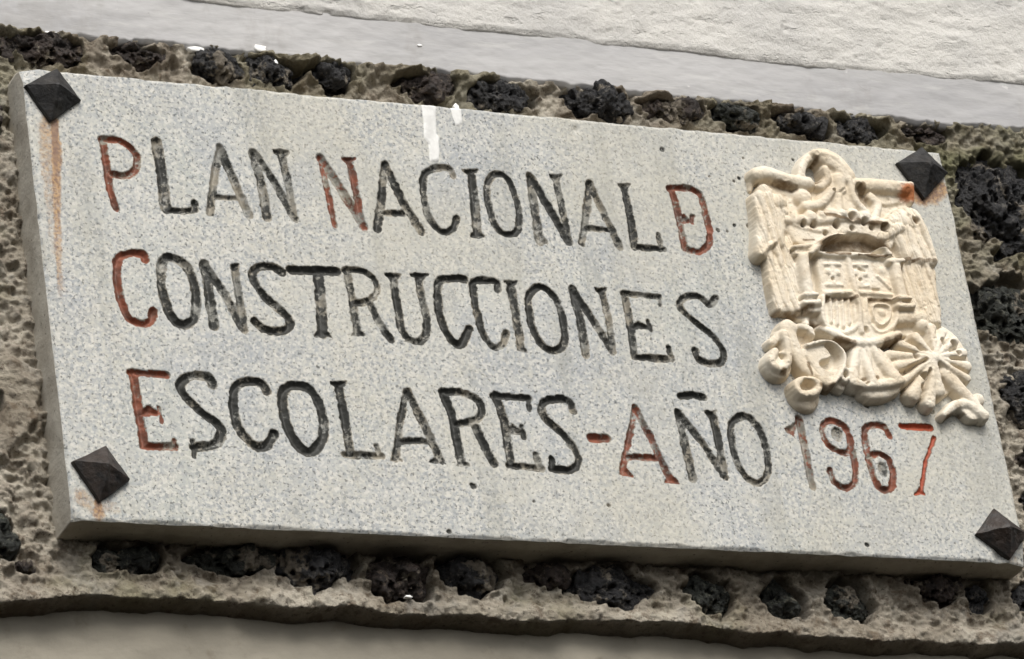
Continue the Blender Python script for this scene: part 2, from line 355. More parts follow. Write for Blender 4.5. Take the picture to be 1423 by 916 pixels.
# character, tracing sheet, colour (k black, r red, o orange-brown), paint left, strokes (width, paint, points[, closed])
LT = [
 ('P','A','r',.8,[(38,1,[(100,104),(128,300),(150,430),(183,532)]),(38,1,[(92,106),(190,110),(270,150),(312,215),(300,298),(240,330),(160,322)])]),
 ('L','A','k',.85,[(58,.9,[(432,122),(470,330),(490,530)]),(32,1,[(490,545),(600,552),(672,540)]),(34,.9,[(672,540),(670,500)])]),
 ('A','A','k',.42,[(44,.75,[(826,150),(792,350),(765,560)]),(48,.95,[(830,170),(905,345),(1000,570)]),(30,.9,[(782,458),(950,475)])]),
 ('N','A','k',.55,[(52,1,[(1035,190),(1090,420),(1117,588)]),(42,1.2,[(1042,195),(1150,350),(1290,595)]),(42,.5,[(1205,190),(1250,380),(1287,590)]),(28,1.2,[(1165,188),(1248,190)])]),
 ('N','B','r',.7,[(30,1.1,[(110,130),(160,350),(200,550)]),(50,.8,[(112,130),(250,340),(382,560)]),(38,1,[(290,150),(330,330),(370,540)]),(25,1.1,[(245,138),(332,140)])]),
 ('A','B','k',.75,[(45,1,[(510,170),(490,380),(465,570)]),(45,.9,[(515,180),(620,400),(735,590)]),(32,1,[(480,470),(645,475)])]),
 ('C','B','k',.7,[(38,1,[(930,240),(905,195),(810,198),(752,245),(752,380),(785,500),(850,578),(920,580),(957,505)])]),
 ('I','B','k',.72,[(28,1.1,[(990,215),(1082,215)]),(48,.9,[(1045,230),(1065,400),(1085,600)]),(26,1,[(1045,606),(1125,608)])]),
 ('O','B','k',.75,[(36,1,[(1200,230),(1270,260),(1320,380),(1342,500),(1330,580),(1270,605),(1200,560),(1155,430),(1145,290)],1)]),
 ('N','C','k',.7,[(46,.8,[(160,150),(190,350),(225,560)]),(46,1.2,[(168,160),(280,350),(400,560)]),(38,.8,[(320,165),(365,370),(402,540)]),(34,1,[(288,160),(360,160)]),(28,.9,[(212,560),(270,560)])]),
 ('A','C','k',.62,[(42,.9,[(530,200),(510,400),(480,570)]),(42,.8,[(535,210),(620,390),(715,590)]),(32,1,[(500,475),(680,490)])]),
 ('L','C','k',.72,[(25,1,[(705,213),(778,216)]),(45,.9,[(745,230),(785,420),(810,590)]),(34,1.1,[(810,592),(900,600),(990,606)]),(28,.8,[(975,600),(955,515)])]),
 ('D','C','r',.8,[(38,1,[(1040,232),(1085,420),(1120,600)]),(38,.9,[(1022,230),(1140,230),(1215,272),(1255,420),(1272,560),(1215,620),(1120,605)]),(28,1.1,[(1090,430),(1155,432)]),(28,1.2,[(1160,440),(1166,402)])]),
 ('C','I','r',.95,[(33,1,[(195,118),(182,86),(110,85),(55,110),(47,200),(66,320),(110,420),(180,450),(225,430),(235,382)])]),
 ('O','I','k',.72,[(40,1,[(330,105),(400,140),(445,230),(460,330),(450,420),(400,455),(345,430),(300,340),(275,220),(285,130)],1)]),
 ('N','I','k',.55,[(44,1.1,[(500,135),(530,300),(550,460)]),(38,1,[(505,145),(610,300),(707,480)]),(36,.8,[(660,160),(685,320),(705,470)]),(28,1.2,[(642,155),(680,152)])]),
 ('S','I','k',.75,[(38,1,[(905,182),(860,155),(800,150),(755,180),(762,232),(820,310),(900,380),(942,430),(935,475),(880,490),(810,475),(763,438)])]),
 ('T','I','k',.85,[(42,1.2,[(955,170),(1190,177)]),(46,.9,[(1095,190),(1110,350),(1117,500)]),(26,1,[(1080,500),(1155,502)])]),
 ('R','D','k',.68,[(40,.6,[(98,110),(130,280),(165,500)]),(36,1,[(85,110),(200,120),(275,180),(282,250),(230,305),(130,315)]),(40,1.1,[(240,310),(290,430),(372,542)]),(22,.5,[(130,508),(210,508)])]),
 ('U','D','k',.75,[(28,1.2,[(335,145),(430,150)]),(42,.95,[(385,160),(410,330),(440,490),(510,555),(580,530),(592,420),(560,280),(540,160)]),(26,.9,[(495,145),(600,150)])]),
 ('C','D','k',.85,[(44,1,[(828,168),(730,165),(665,190),(660,320),(690,450),(750,550),(810,570),(850,475)])]),
 ('C','D','k',.72,[(40,1,[(1030,232),(1015,182),(890,180),(880,235),(900,370),(950,520),(1010,590),(1060,570),(1085,500)])]),
 ('I','D','k',.7,[(26,1.2,[(1070,190),(1145,195)]),(48,.9,[(1110,200),(1140,380),(1175,590)]),(26,1,[(1145,602),(1205,604)])]),
 ('O','E','k',.85,[(42,1,[(120,130),(190,150),(250,240),(285,370),(285,480),(230,520),(160,500),(100,410),(70,300),(65,190)],1)]),
 ('N','E','k',.65,[(48,.9,[(335,140),(385,330),(420,550)]),(42,1,[(340,150),(460,330),(583,530)]),(30,1.2,[(480,150),(540,150)]),(38,.9,[(520,160),(560,330),(587,530)])]),
 ('E','E','k',.68,[(40,.9,[(660,170),(690,340),(720,560)]),(32,1,[(648,168),(872,190)]),(18,.7,[(872,190),(882,242)]),(28,1,[(700,375),(800,372)]),(26,1,[(802,338),(820,395)]),(34,1.1,[(720,562),(945,575)]),(30,1,[(948,570),(930,502)])]),
 ('S','E','k',.7,[(38,1,[(1222,198),(1178,240),(1120,190),(1050,185),(1000,220),(1010,270),(1100,350),(1210,440),(1270,530),(1260,590),(1180,600),(1110,570),(1095,520)])]),
 ('E','J','r',.9,[(34,1,[(88,100),(115,280),(145,460)]),(28,1,[(72,98),(252,110)]),(30,1.2,[(120,300),(215,295)]),(15,1,[(215,270),(232,345)]),(30,1,[(140,462),(295,465)]),(16,1,[(290,470),(294,432)])]),
 ('S','J','k',.85,[(34,1,[(485,160),(460,120),(380,115),(325,150),(337,205),(420,290),(500,350),(525,400),(490,455),(390,468)]),(18,.9,[(382,438),(390,512)])]),
 ('C','J','k',.88,[(38,1,[(750,192),(720,150),(640,145),(590,190),(587,290),(620,390),(690,460),(750,462),(787,398)])]),
 ('O','J','k',.95,[(42,1,[(890,160),(970,190),(1020,290),(1032,400),(990,480),(930,485),(870,410),(835,300),(832,200)],1)]),
 ('L','F','k',.85,[(28,1.1,[(90,105),(176,105)]),(46,1,[(135,120),(175,320),(205,520)]),(40,.6,[(172,540),(402,552)]),(28,.6,[(388,545),(370,488)])]),
 ('A','F','k',.65,[(38,.75,[(555,145),(520,330),(488,570)]),(45,1,[(560,150),(660,350),(770,580)]),(36,1.1,[(520,455),(700,460)]),(20,.7,[(455,572),(525,575)]),(22,.8,[(700,582),(795,590)])]),
 ('R','F','k',.75,[(46,1,[(778,155),(838,300),(868,450),(892,590)]),(40,.9,[(775,152),(900,160),(1000,210),(1022,280),(970,335),(860,350)]),(44,1,[(982,370),(1040,490),(1095,597)]),(22,.8,[(865,602),(940,602)])]),
 ('E','F','k',.8,[(46,1,[(1105,175),(1160,330),(1200,580)]),(36,1,[(1088,178),(1312,195)]),(24,.9,[(1308,190),(1312,262)]),(32,1,[(1165,400),(1270,395)]),(26,1,[(1265,368),(1282,432)]),(36,.75,[(1188,605),(1392,628)]),(30,.75,[(1382,620),(1355,543)])]),
 ('S','G','k',.85,[(42,1,[(252,182),(215,115),(110,115),(58,150),(75,220),(180,320),(260,420),(285,500),(230,550),(120,540)]),(30,1.1,[(125,545),(120,478)])]),
 ('-','G','r',.95,[(48,1,[(365,350),(460,352)])]),
 ('A','G','r',.7,[(36,1,[(635,165),(600,350),(555,550)]),(42,.75,[(635,165),(730,350),(855,610)]),(34,1.2,[(590,465),(770,475)]),(24,1.1,[(542,562),(620,580)]),(26,1.1,[(825,612),(895,617)])]),
 ('Ñ','G','k',.72,[(42,1.2,[(915,90),(990,82),(1055,95)]),(48,.8,[(900,190),(940,380),(992,600)]),(44,.9,[(905,200),(1050,380),(1190,592)]),(44,1,[(1115,200),(1150,380),(1187,560)]),(30,1.2,[(1065,195),(1132,195)])]),
 ('O','H','k',.68,[(38,1,[(150,125),(220,170),(280,290),(300,410),(290,500),(235,540),(160,500),(105,400),(75,280),(75,170)],1)]),
 ('1','H','o',.6,[(44,.8,[(490,142),(530,330),(575,565)]),(25,1.2,[(412,218),(485,160)])]),
 ('9','H','r',.75,[(34,1,[(700,155),(770,190),(810,290),(800,345),(740,345),(670,300),(635,220),(650,165)],1),(34,1,[(810,300),(837,430),(835,530),(780,570),(710,530),(680,458)])]),
 ('6','H','r',.78,[(38,1,[(1050,250),(1010,190),(940,185),(898,212),(905,320),(940,470),(990,570),(1060,570),(1070,470),(1040,390),(980,360),(920,380)])]),
 ('7','H','R',1.0,[(38,1.2,[(1125,188),(1300,195)]),(22,1,[(1328,260),(1275,400),(1245,600)]),(26,1,[(1215,595),(1268,602)])]),
]
PW, PH = 1.25, 0.58092
S = Field(0, PW, 0, PH, 0.00122)
U, D = S.U, S.D
height = np.zeros(U.shape); lid = np.full(U.shape, -1, int); cover = np.zeros(U.shape + (4,))
edge_j = fbm(U / .005, D / .005, 0 * U + 5, 3, 5) * .0016 + fbm(U / .018, D / .018, 0 * U + 5, 2, 6) * .0009
LW = 1.0 / 1045               # metres per photo unit on the plaque face (strokes only)
for k, (ch, sheet, colr, left, strokes) in enumerate(LT):
    ox, oy, sc_ = CR[sheet]
    for st in strokes:
        w_, pn, pts = st[0], st[1], np.array(st[2], float); closed = len(st) > 3
        if len(pts) > 3: pts = rounded(pts, closed)
        p = at(ox + pts[:, 0] / sc_, oy + pts[:, 1] / sc_)
        hw = w_ / sc_ * LW / 2 * (1.24 if w_ <= 34 else 1.13)
        win, dist, tt = S.line(p, hw + .006, closed)
        if len(pts) == 2 and w_ <= 35 and 35 < abs(pts[1][0] - pts[0][0]) < 115 and abs(pts[1][0] - pts[0][0]) > abs(pts[1][1] - pts[0][1]):
            up_ = 1 if pts[0][1] < 300 else -1; ex = 9; hh_ = w_ * .62
            tri = np.array([(pts[0][0] - ex, pts[0][1] - up_ * hh_), (pts[1][0] + ex, pts[1][1] - up_ * hh_), (pts[1][0] + ex - 6, pts[1][1] + up_ * 2), ((pts[0][0] + pts[1][0]) / 2 + up_ * 8, pts[0][1] + up_ * w_ * 1.5), (pts[0][0] - ex + 6, pts[0][1] + up_ * 2)])
            win, sd = S.poly(at(ox + tri[:, 0] / sc_, oy + tri[:, 1] / sc_), .006); dist = hw - sd
        dist = dist + edge_j[win]
        dep = np.clip((hw - dist) / hw, 0, 1) ** .75 * min(hw * 1.15, .0062)
        height[win] = np.minimum(height[win], -dep)
        c_ = sstep(hw + .0006, hw - .0007, dist) * (1.2 if colr == 'R' else min(left * pn * .95 - .02, .95))
        ci = {'k': 0, 'r': 1, 'o': 1, 'R': 1}[colr]
        cover[win][..., ci] = np.maximum(cover[win][..., ci], c_)
        if colr == 'o': cover[win][..., 2] = np.maximum(cover[win][..., 2], c_ * .9)
        near = dist < hw + .0012
        lw = lid[win]; lw[near & (lw < 0)] = k
# pits inside the 9 and the 6, little air holes round the relief
for (x, y, rx, ry, dp, cv) in [(1164, 604, 8, 11, .003, .0), (1227, 652, 7, 11, .003, .0)]:
    c0 = at(x, y); q = np.hypot((U - c0[0] - (D - c0[1]) * .0) / (rx * LW), (D - c0[1]) / (ry * LW)) + edge_j * 90
    height -= dp * sstep(1.1, .75, q); cover[..., 0] = np.maximum(cover[..., 0], .33 * sstep(1.1, .8, q))
for (x, y, r) in [(1027, 248, 3.2), (1020, 252, 2.2), (1041, 314, 4), (1021, 313, 2.8), (1011, 322, 2), (1033, 220, 2.4), (1102, 222, 2.2),
                  (1102, 513, 3.4), (1203, 563, 4), (1296, 572, 3.4), (1062, 505, 2), (658, 675, 4), (921, 207, 3.4), (846, 703, 2.4), (742, 697, 2),
                  (1045, 333, 1.8), (560, 560, 2), (986, 245, 2.4), (998, 320, 2.4), (42, 232, 2.2), (44, 354, 3), (1205, 757, 3), (625, 738, 4), (1318, 530, 2)]:
    c0 = at(x, y); q = np.hypot(U - c0[0], D - c0[1]) / (r * LW)
    q = q + edge_j * 350
    height -= .002 * sstep(1.1, .6, q); cover[..., 0] = np.maximum(cover[..., 0], np.clip(r / 5, .3, .8) * sstep(1.15, .7, q))
# white drips of wall paint
nlet = len(LT)
for k, pts in enumerate([[(358, 186), (418, 190), (419, 300), (432, 322), (430, 405), (415, 416), (393, 412), (386, 345), (370, 322), (366, 250)],
                         [(472, 188), (516, 193), (522, 262), (508, 272), (495, 270), (482, 238)]]):
    p = np.array(pts, float); p = at(460 + p[:, 0] / 2.8625, 80 + p[:, 1] / 2.8625)
    win, sd = S.poly(p, .006); sd = sd + edge_j[win] * .5
    height[win] += .0013 * sstep(-.0004, .0022, sd)
    cover[win][..., 3] = np.maximum(cover[win][..., 3], sstep(-.0014, .0018, sd))
    lw = lid[win]; lw[sd > -.0014] = nlet + k
# rust washed down from the studs
def streak(pts, w0, w1, a0, a1):
    p = at(np.array([q[0] for q in pts], float), np.array([q[1] for q in pts], float))
    win, dist, tt = S.line(p, w0 + .03)
    w_ = (w0 + (w1 - w0) * tt) * (1 + .35 * fbm(S.U[win] / .015, S.D[win] / .02, 0 * dist, 3, 9))
    c_ = sstep(w_ * 1.3, w_ * .4, dist) * (a0 + (a1 - a0) * tt)
    cover[win][..., 2] = np.maximum(cover[win][..., 2], c_)
streak([(68, 165), (68, 230), (72, 290), (80, 350), (88, 420)], .014, .007, .62, .2)
streak([(76, 168), (77, 215), (78, 260)], .0055, .004, 1.25, .8); streak([(78, 200), (79, 300), (84, 410)], .008, .005, .9, .45)
streak([(112, 690), (130, 703), (160, 705)], .012, .010, .5, .35); streak([(136, 698), (138, 714)], .005, .009, 1.1, .7)
streak([(1280, 272), (1306, 262)], .018, .016, 1.0, .8); streak([(1300, 250), (1308, 252)], .009, .009, .6, .4)
streak([(1400, 770), (1412, 778)], .010, .010, .5, .4); streak([(1130, 500), (1190, 560)], .002, .002, .05, .05)
# worn arrises and a very slight unevenness of the dressed face
ed = np.minimum(np.minimum(U, PW - U), np.minimum(D, PH - D))
chip = fbm(U / .02, D / .02, 0 * U, 4, 31)
height -= np.clip(.003 + chip * .0035 - ed, 0, .01) * .7
for (x, y, r) in [(1388, 776, .012), (800, 180, .008), (30, 94, .02), (101, 722, .012), (1429, 783, .03)]:
    c0 = at(x, y); height -= np.clip(r - np.hypot(U - c0[0], D - c0[1]), 0, 1) * .35
height += fbm(U / .05, D / .05, 0 * U, 3, 2) * .0006
cover = np.clip(cover, 0, 1.2)
PXY = np.stack([U, -height, Z0 - D], -1)

plaque = thing('commemorative_plaque', W3(PW / 2, PH, HF), 'grey speckled granite plaque with engraved red and black Spanish inscription', 'plaque')
cid = np.maximum(np.maximum(lid[:-1, :-1], lid[1:, :-1]), np.maximum(lid[:-1, 1:], lid[1:, 1:]))
grid_part('slab', PXY, cid < 0, M_GR, plaque, cover)
CN = {'k': 'black', 'r': 'red', 'o': 'faded red-brown', 'R': 'bright red'}
for k, (ch, sheet, colr, left, strokes) in enumerate(LT):
    kind = 'number' if ch.isdigit() else ('dash' if ch == '-' else 'letter')
    grid_part(kind, PXY, cid == k, M_GR, plaque, cover, label='%s engraved %s' % (CN[colr], 'dash' if ch == '-' else '%s %s' % ('numeral' if ch.isdigit() else 'letter', ch)))
for k in range(2): grid_part('paint_drip', PXY, cid == nlet + k, M_GR, plaque, cover, label='%s white paint drip' % ('long', 'short')[k])
# sawn sides of the slab
def side_strip():
    V = []; F = []; nr = 9
    loops = []
    top = [(u, 0) for u in S.u]; right = [(PW, d) for d in S.d]; bot = [(u, PH) for u in S.u[::-1]]; lft = [(0, d) for d in S.d[::-1]]
    hh = [height[0, :], height[:, -1], height[-1, ::-1], height[::-1, 0]]
    ring = []
    for seg, h_ in zip((top, right, bot, lft), hh):
        for (u, d), z in list(zip(seg, h_))[:-1]: ring.append((u, d, z))
    ring = np.array(ring)[::1]; n = len(ring)
    cxy = np.array([PW / 2, PH / 2])
    nrm = np.zeros((n, 2)); nrm[np.isclose(ring[:, 0], 0), 0] = -1; nrm[np.isclose(ring[:, 0], PW), 0] = 1
    nrm[np.isclose(ring[:, 1], 0), 1] = -1; nrm[np.isclose(ring[:, 1], PH), 1] = 1
    P = []
    for r in range(nr):
        t = r / (nr - 1)
        z = ring[:, 2] * (1 - t) + (-.085) * t
        o = 0 if r == 0 else (.0008 + .0016 * fbm(ring[:, 0] / .03, ring[:, 1] / .03, np.full(n, t * 3), 4, 77) + .0005) 
        P.append(np.stack([ring[:, 0] + nrm[:, 0] * o, -z, Z0 - ring[:, 1] - nrm[:, 1] * o], -1))
    P = np.array(P); idx = np.arange(n)
    F = np.concatenate([np.stack([r * n + idx, (r * n + (idx + 1) % n), ((r + 1) * n + (idx + 1) % n), (r + 1) * n + idx], 1) for r in range(nr - 1)])
    mesh_np('slab_edge', P.reshape(-1, 3), F, M_SIDE, plaque)
side_strip()

# ------------------------------------------------------------------ the coat of arms (relief modelled on a height grid)
RX, RY, RS = 1000, 180, 3.5575
a0 = at(1005, 175); a1 = at(1400, 610)
c00 = at(1010, 300)[0]; Rf = Field(1.005 - .06, 1.245, .075 - .02, .43, .0007)
q = at(np.array([1010, 1395, 1130, 1350.]), np.array([260, 580, 190, 610.]), HF + .02)
Rf = Field(q[:, 0].min() - .02, q[:, 0].max() + .02, q[:, 1].min() - .02, q[:, 1].max() + .02, .00062)
RU, RD = Rf.U, Rf.D
rh = np.full(RU.shape, -.003); rid = np.full(RU.shape, -1, int); PARTS = []
def pid(n):
    if n not in PARTS: PARTS.append(n)
    return PARTS.index(n)
MM = .00078; RUN = LW / RS
def rp(pts, h):
    p = np.array(pts, float); x, y = p[:, 0], p[:, 1]
    x = x + np.clip(340 - x, 0, 400) * .20; y = y + np.clip(300 - y, 0, 400) * .11 - np.clip(y - 1230, 0, 400) * .10
    return at(RX + x / RS, RY + y / RS, HF + h * MM)
HOLES = []
jit = fbm(RU / .016, RD / .016, 0 * RU, 4, 14) * .0019
def put(win, z, part, m_):
    cur = rh[win]; up = m_ & (z > cur)
    cur[up] = z[up]; rid[win][up] = pid(part)
def ridge(part, pts, w, h, h2=None, base=0.35, w2=None, close=False):
    h2 = h if h2 is None else h2; w2 = w if w2 is None else w2
    p = np.array(pts, float)
    if len(p) > 2: p = rounded(p, close)
    p = rp(p, max(h, h2) * .8)
    win, dist, tt = Rf.line(p, max(w, w2) * RUN, close)
    r = (w + (w2 - w) * tt) * RUN / 2; hh = (h + (h2 - h) * tt) * MM
    base = np.maximum(base, 1 - .95 * r / hh)
    d_ = (dist + jit[win] * .5) / r
    z = hh * (base + (1 - base) * np.sqrt(np.clip(1 - d_ ** 2, 0, 1)))
    put(win, z, part, d_ < 1)
def dome(part, x, y, r, h, base=.3): ridge(part, [(x, y), (x + 1, y + 1)], 2 * r, h, base=base)
def plate(part, pts, h, bev=14, h2=None, smooth=True):
    """plateau with a rolled edge; h2: height at the lower end"""
    p = rp(pts, h * .8)
    if smooth: p = rounded(p, True, 3)
    win, sd = Rf.poly(p, .004); sd = sd + jit[win] * .5
    t = 0 if h2 is None else np.clip((Rf.D[win] - p[:, 1].min()) / (np.ptp(p[:, 1])), 0, 1)
    hh = (h + ((h2 or h) - h) * t) * MM
    z = hh * (.45 + .55 * np.sqrt(1 - (1 - np.clip(sd / (bev * RUN), 0, 1)) ** 2))
    put(win, z, part, sd > 0)
def carve(pts, w, h, soft=.5, close=False):
    """hollow down to height h"""
    p = np.array(pts, float)
    if len(p) > 2: p = rounded(p, close)
    p = rp(p, h + 6); win, dist, tt = Rf.line(p, w * RUN, close)
    r = w * RUN / 2; k_ = sstep(1.0, 1 - soft, dist / r); cur = rh[win]
    cur[:] = np.where(cur > h * MM, cur * (1 - k_) + h * MM * k_, cur)
def hollow(pts, h, soft=10):
    p = rounded(rp(pts, h + 8), True, 3); win, sd = Rf.poly(p, .002)
    k_ = sstep(0, soft * RUN, sd); cur = rh[win]
    cur[:] = np.where(cur > h * MM, cur * (1 - k_) + h * MM * k_, cur)
# ground of the relief
plate('backing', [(190,230),(440,250),(650,250),(950,300),(940,390),(1010,500),(1050,640),(1085,930),(1000,1000),(880,1030),(500,980),(270,880),(190,620),(145,300)], 9)
# motto ribbon
ridge('ribbon_scroll', [(150,205),(215,200),(330,232),(445,255)], 76, 27, 25)
ridge('ribbon_scroll', [(170,190),(135,220),(128,280)], 50, 22, 6, w2=24)
ridge('ribbon_scroll', [(660,262),(780,268),(930,285)], 78, 26, 27)
ridge('ribbon_scroll', [(945,270),(955,345)], 44, 26, 20)
plate('ribbon_scroll', [(740,300),(930,320),(900,370),(780,380)], 13)
# left wing
plate('wing', [(130,310),(240,300),(330,380),(320,560),(250,560),(170,620),(145,480)], 27, 34)
ridge('wing', [(165,330),(185,450),(180,600)], 74, 31, 30); ridge('wing', [(225,330),(245,450),(255,545)], 62, 30.5, 29); ridge('wing', [(275,400),(300,560)], 50, 29, 26)
ridge('wing', [(168,618),(205,588),(255,556)], 24, 31)
plate('wing', [(200,590),(340,520),(400,700),(440,880),(260,895),(225,720)], 21, 26)
ridge('wing', [(225,610),(245,760),(280,880)], 46, 23.5, 22.5); ridge('wing', [(272,575),(300,740),(335,885)], 46, 24.5, 23); ridge('wing', [(318,560),(345,720),(385,885)], 44, 23.5, 22.5); ridge('wing', [(360,640),(385,760),(425,880)], 34, 22.5, 22)
for x in (275, 310, 350, 390, 430): dome('wing', x, 885, 24, 21)
dome('wing', 290, 355, 46, 33); ridge('wing', [(320,400),(370,440)], 46, 30, 28); dome('wing', 205, 300, 42, 27)
# right wing
plate('wing', [(830,440),(880,385),(950,372),(1010,430),(1060,600),(1068,650),(1000,665),(900,640),(870,500)], 28, 60)
dome('wing', 935, 445, 82, 32); ridge('wing', [(975,440),(1025,540),(1050,640)], 74, 31, 31); ridge('wing', [(930,490),(960,560),(990,640)], 66, 30.5, 30.5); ridge('wing', [(890,540),(930,640)], 50, 29.5, 29.5)
plate('wing', [(890,640),(1055,660),(1080,800),(1100,955),(960,930)], 21, 22)
ridge('wing', [(925,660),(950,780),(985,900)], 44, 23, 22); ridge('wing', [(975,665),(1005,800),(1035,925)], 48, 24, 22.5); ridge('wing', [(1025,670),(1055,800),(1085,945)], 46, 23, 22)
ridge('wing', [(810,530),(895,482)], 50, 31, 34); carve([(960,452),(963,456)], 40, 17); HOLES.append((960, 454, 18))
# eagle's head and neck
plate('eagle_head', [(470,120),(560,100),(625,200),(650,300),(730,420),(440,420),(480,330),(520,250),(500,190)], 22, 40)
ridge('eagle_head', [(405,215),(414,165),(448,115),(515,95),(585,135),(640,215)], 50, 24, 27, w2=84)
ridge('eagle_head', [(470,95),(560,120),(610,180)], 44, 33, 30); ridge('eagle_head', [(540,150),(600,200),(640,260)], 40, 30, 26)
ridge('eagle_head', [(500,110),(575,160),(620,230)], 84, 31, 29)
hollow([(428,165),(458,145),(486,175),(488,230),(470,275),(445,235)], 9, 16)
ridge('eagle_head', [(520,185),(535,240),(505,275)], 46, 30, 26); ridge('eagle_head', [(590,230),(600,290)], 70, 30, 29)
dome('eagle_head', 420, 330, 52, 25); ridge('eagle_head', [(440,375),(510,360),(560,298)], 62, 28, 34, w2=34)
ridge('eagle_head', [(585,300),(590,420)], 56, 26, 28); ridge('eagle_head', [(640,240),(665,340),(730,420)], 36, 28, 29); ridge('eagle_head', [(540,370),(530,430)], 40, 25, 27)
ridge('eagle_head', [(755,330),(785,370),(770,430)], 50, 22, 26); carve([(680,290),(715,370)], 40, 11); carve([(560,300),(600,305),(625,285)], 9, 24)
# crown
plate('crown', [(320,430),(480,425),(640,420),(830,440),(870,520),(850,600),(780,585),(640,520),(480,590),(360,560)], 23, 20)
ridge('crown', [(340,448),(480,452),(620,436),(760,456),(852,494)], 50, 29, 30)
for i, (x, y) in enumerate([(355,432),(405,446),(455,432),(505,425),(560,418),(612,415),(668,418),(722,430),(775,452),(825,480)]): dome('crown', x, y, 22 + (i * 7 % 5) * 4, 30 + (i * 3 % 4) * 1.3)
ridge('crown', [(360,470),(450,500),(530,500)], 30, 26); 
ridge('crown', [(450,612),(490,575),(570,535),(660,522),(740,540),(800,580),(835,620)], 34, 37)
for x, y, r in [(570,478,20),(640,440,20),(705,466,17),(803,497,20),(650,492,14),(455,482,16),(745,492,13),(515,520,11),(400,480,13)]: carve([(x, y), (x + 1, y + 1)], r * 2.3, 12, .6); HOLES.append((x, y, r))
hollow([(468,602),(520,562),(600,538),(680,535),(750,555),(812,614),(720,608),(600,600),(540,602)], 1, 6)
# shield with its ledge
plate('shield', [(478,640),(640,630),(870,650),(880,820),(885,950),(840,1025),(720,1060),(640,1050),(530,1005),(498,950),(492,800)], 21, 16)
ridge('shield', [(470,610),(560,622),(700,622),(850,640)], 26, 29); ridge('shield', [(628,630),(645,700),(675,820),(700,1000)], 34, 26); ridge('shield', [(520,812),(660,808),(850,822)], 24, 25)
for dx, dy in [(0, 0), (135, 5)]:
    ridge('shield', [(515+dx,668+dy),(590+dx,670+dy)], 20, 25); ridge('shield', [(552+dx,680+dy),(560+dx,770+dy)], 40, 24)
    dome('shield', 535+dx, 705+dy, 18, 25); dome('shield', 580+dx, 712+dy, 18, 25); ridge('shield', [(525+dx,772+dy),(600+dx,774+dy)], 22, 24)
dome('shield', 800, 700, 30, 24); dome('shield', 820, 760, 34, 23); ridge('shield', [(780,730),(840,790)], 20, 25)
carve([(560,738),(561,740)], 18, 16); carve([(695,745),(696,746)], 18, 16); carve([(760,790),(790,792)], 16, 16); carve([(690,690),(720,700)], 12, 17)
hollow([(520,832),(665,832),(680,950),(610,1000),(545,975)], 13, 8)
ridge('shield', [(508,830),(510,940),(555,995),(630,1005),(692,950),(688,850)], 24, 25)
for i, x in enumerate((545, 575, 605, 635, 660)): ridge('shield', [(x, 842), (x + 4, 900), (x + 8, 975 - abs(i - 2) * 12)], 15, 19)
hollow([(728,840),(865,846),(870,940),(800,1000),(742,950)], 15, 8)
ridge('shield', [(722,845),(735,945),(785,1005),(845,985),(876,930),(868,850)], 18, 24)
ridge('shield', [(760,870),(835,875),(838,935),(795,970),(762,930)], 13, 21, close=True); dome('shield', 800, 905, 24, 19)
ridge('shield', [(498,985),(560,1012),(640,1046),(700,1058),(780,1050),(885,1015)], 46, 31, base=.45); dome('shield', 705, 1055, 26, 33)
carve([(722,990),(724,1000)], 30, 12)
# pillars either side
for (sx, sy) in [(0, 0)]:
    ridge('pillar', [(368,584),(452,578)], 30, 35); ridge('pillar', [(378,614),(446,612)], 34, 32); ridge('pillar', [(413,630),(424,720),(440,810)], 62, 35, 35)
    ridge('pillar', [(418,822),(478,820)], 30, 36); ridge('pillar', [(424,858),(486,856)], 40, 34); ridge('pillar', [(440,895),(490,892)], 40, 26)
ridge('pillar', [(838,655),(900,652)], 32, 35); ridge('pillar', [(872,680),(886,760),(902,820)], 62, 34, 34)
ridge('pillar', [(880,836),(938,838)], 30, 35); ridge('pillar', [(888,872),(952,874)], 38, 33); ridge('pillar', [(890,930),(1000,925)], 76, 24); dome('pillar', 1005, 960, 44, 24)
carve([(385,600),(445,596)], 9, 28); carve([(425,840),(485,838)], 8, 28); carve([(885,854),(950,855)], 8, 28)
# yoke with curling ribbons
plate('yoke', [(240,1010),(330,950),(440,980),(460,1050),(560,1060),(600,1200),(520,1270),(380,1200),(330,1120)], 8, 16)
dome('yoke', 345, 975, 46, 30); ridge('yoke', [(335,980),(375,1080),(430,1180),(545,1255)], 88, 29, 24, w2=60)
ridge('yoke', [(390,975),(445,990),(455,1020)], 38, 27); ridge('yoke', [(430,960),(440,930)], 36, 20, 14); carve([(425,1032),(440,1040)], 44, 11)
plate('yoke', [(400,1090),(460,1055),(545,1052),(612,1110),(612,1180),(565,1262),(500,1240),(440,1170)], 25, 16)
ridge('yoke', [(430,1068),(500,1052),(560,1062),(612,1118),(606,1185),(560,1262)], 24, 33)
hollow([(500,1070),(555,1082),(590,1130),(578,1190),(530,1205),(485,1180),(490,1150),(540,1130)], 9, 14)
dome('yoke', 428, 1318, 80, 19); ridge('yoke', [(375,1260),(430,1238),(490,1262),(470,1310),(400,1315)], 40, 31, close=True, base=.2); carve([(415,1274),(436,1276)], 44, 12)
dome('yoke', 280, 1160, 74, 24, .5); ridge('yoke', [(312,1010),(335,1085),(338,1150),(290,1180),(238,1140),(262,1092)], 44, 33, 29); ridge('yoke', [(245,1050),(300,1010)], 50, 22, 26); carve([(288,1118),(300,1130)], 22, 15); dome('yoke', 300, 1108, 13, 27)
ridge('yoke', [(595,1205),(625,1190),(642,1225),(612,1245)], 26, 30, close=True); ridge('yoke', [(560,1260),(600,1280)], 46, 18)
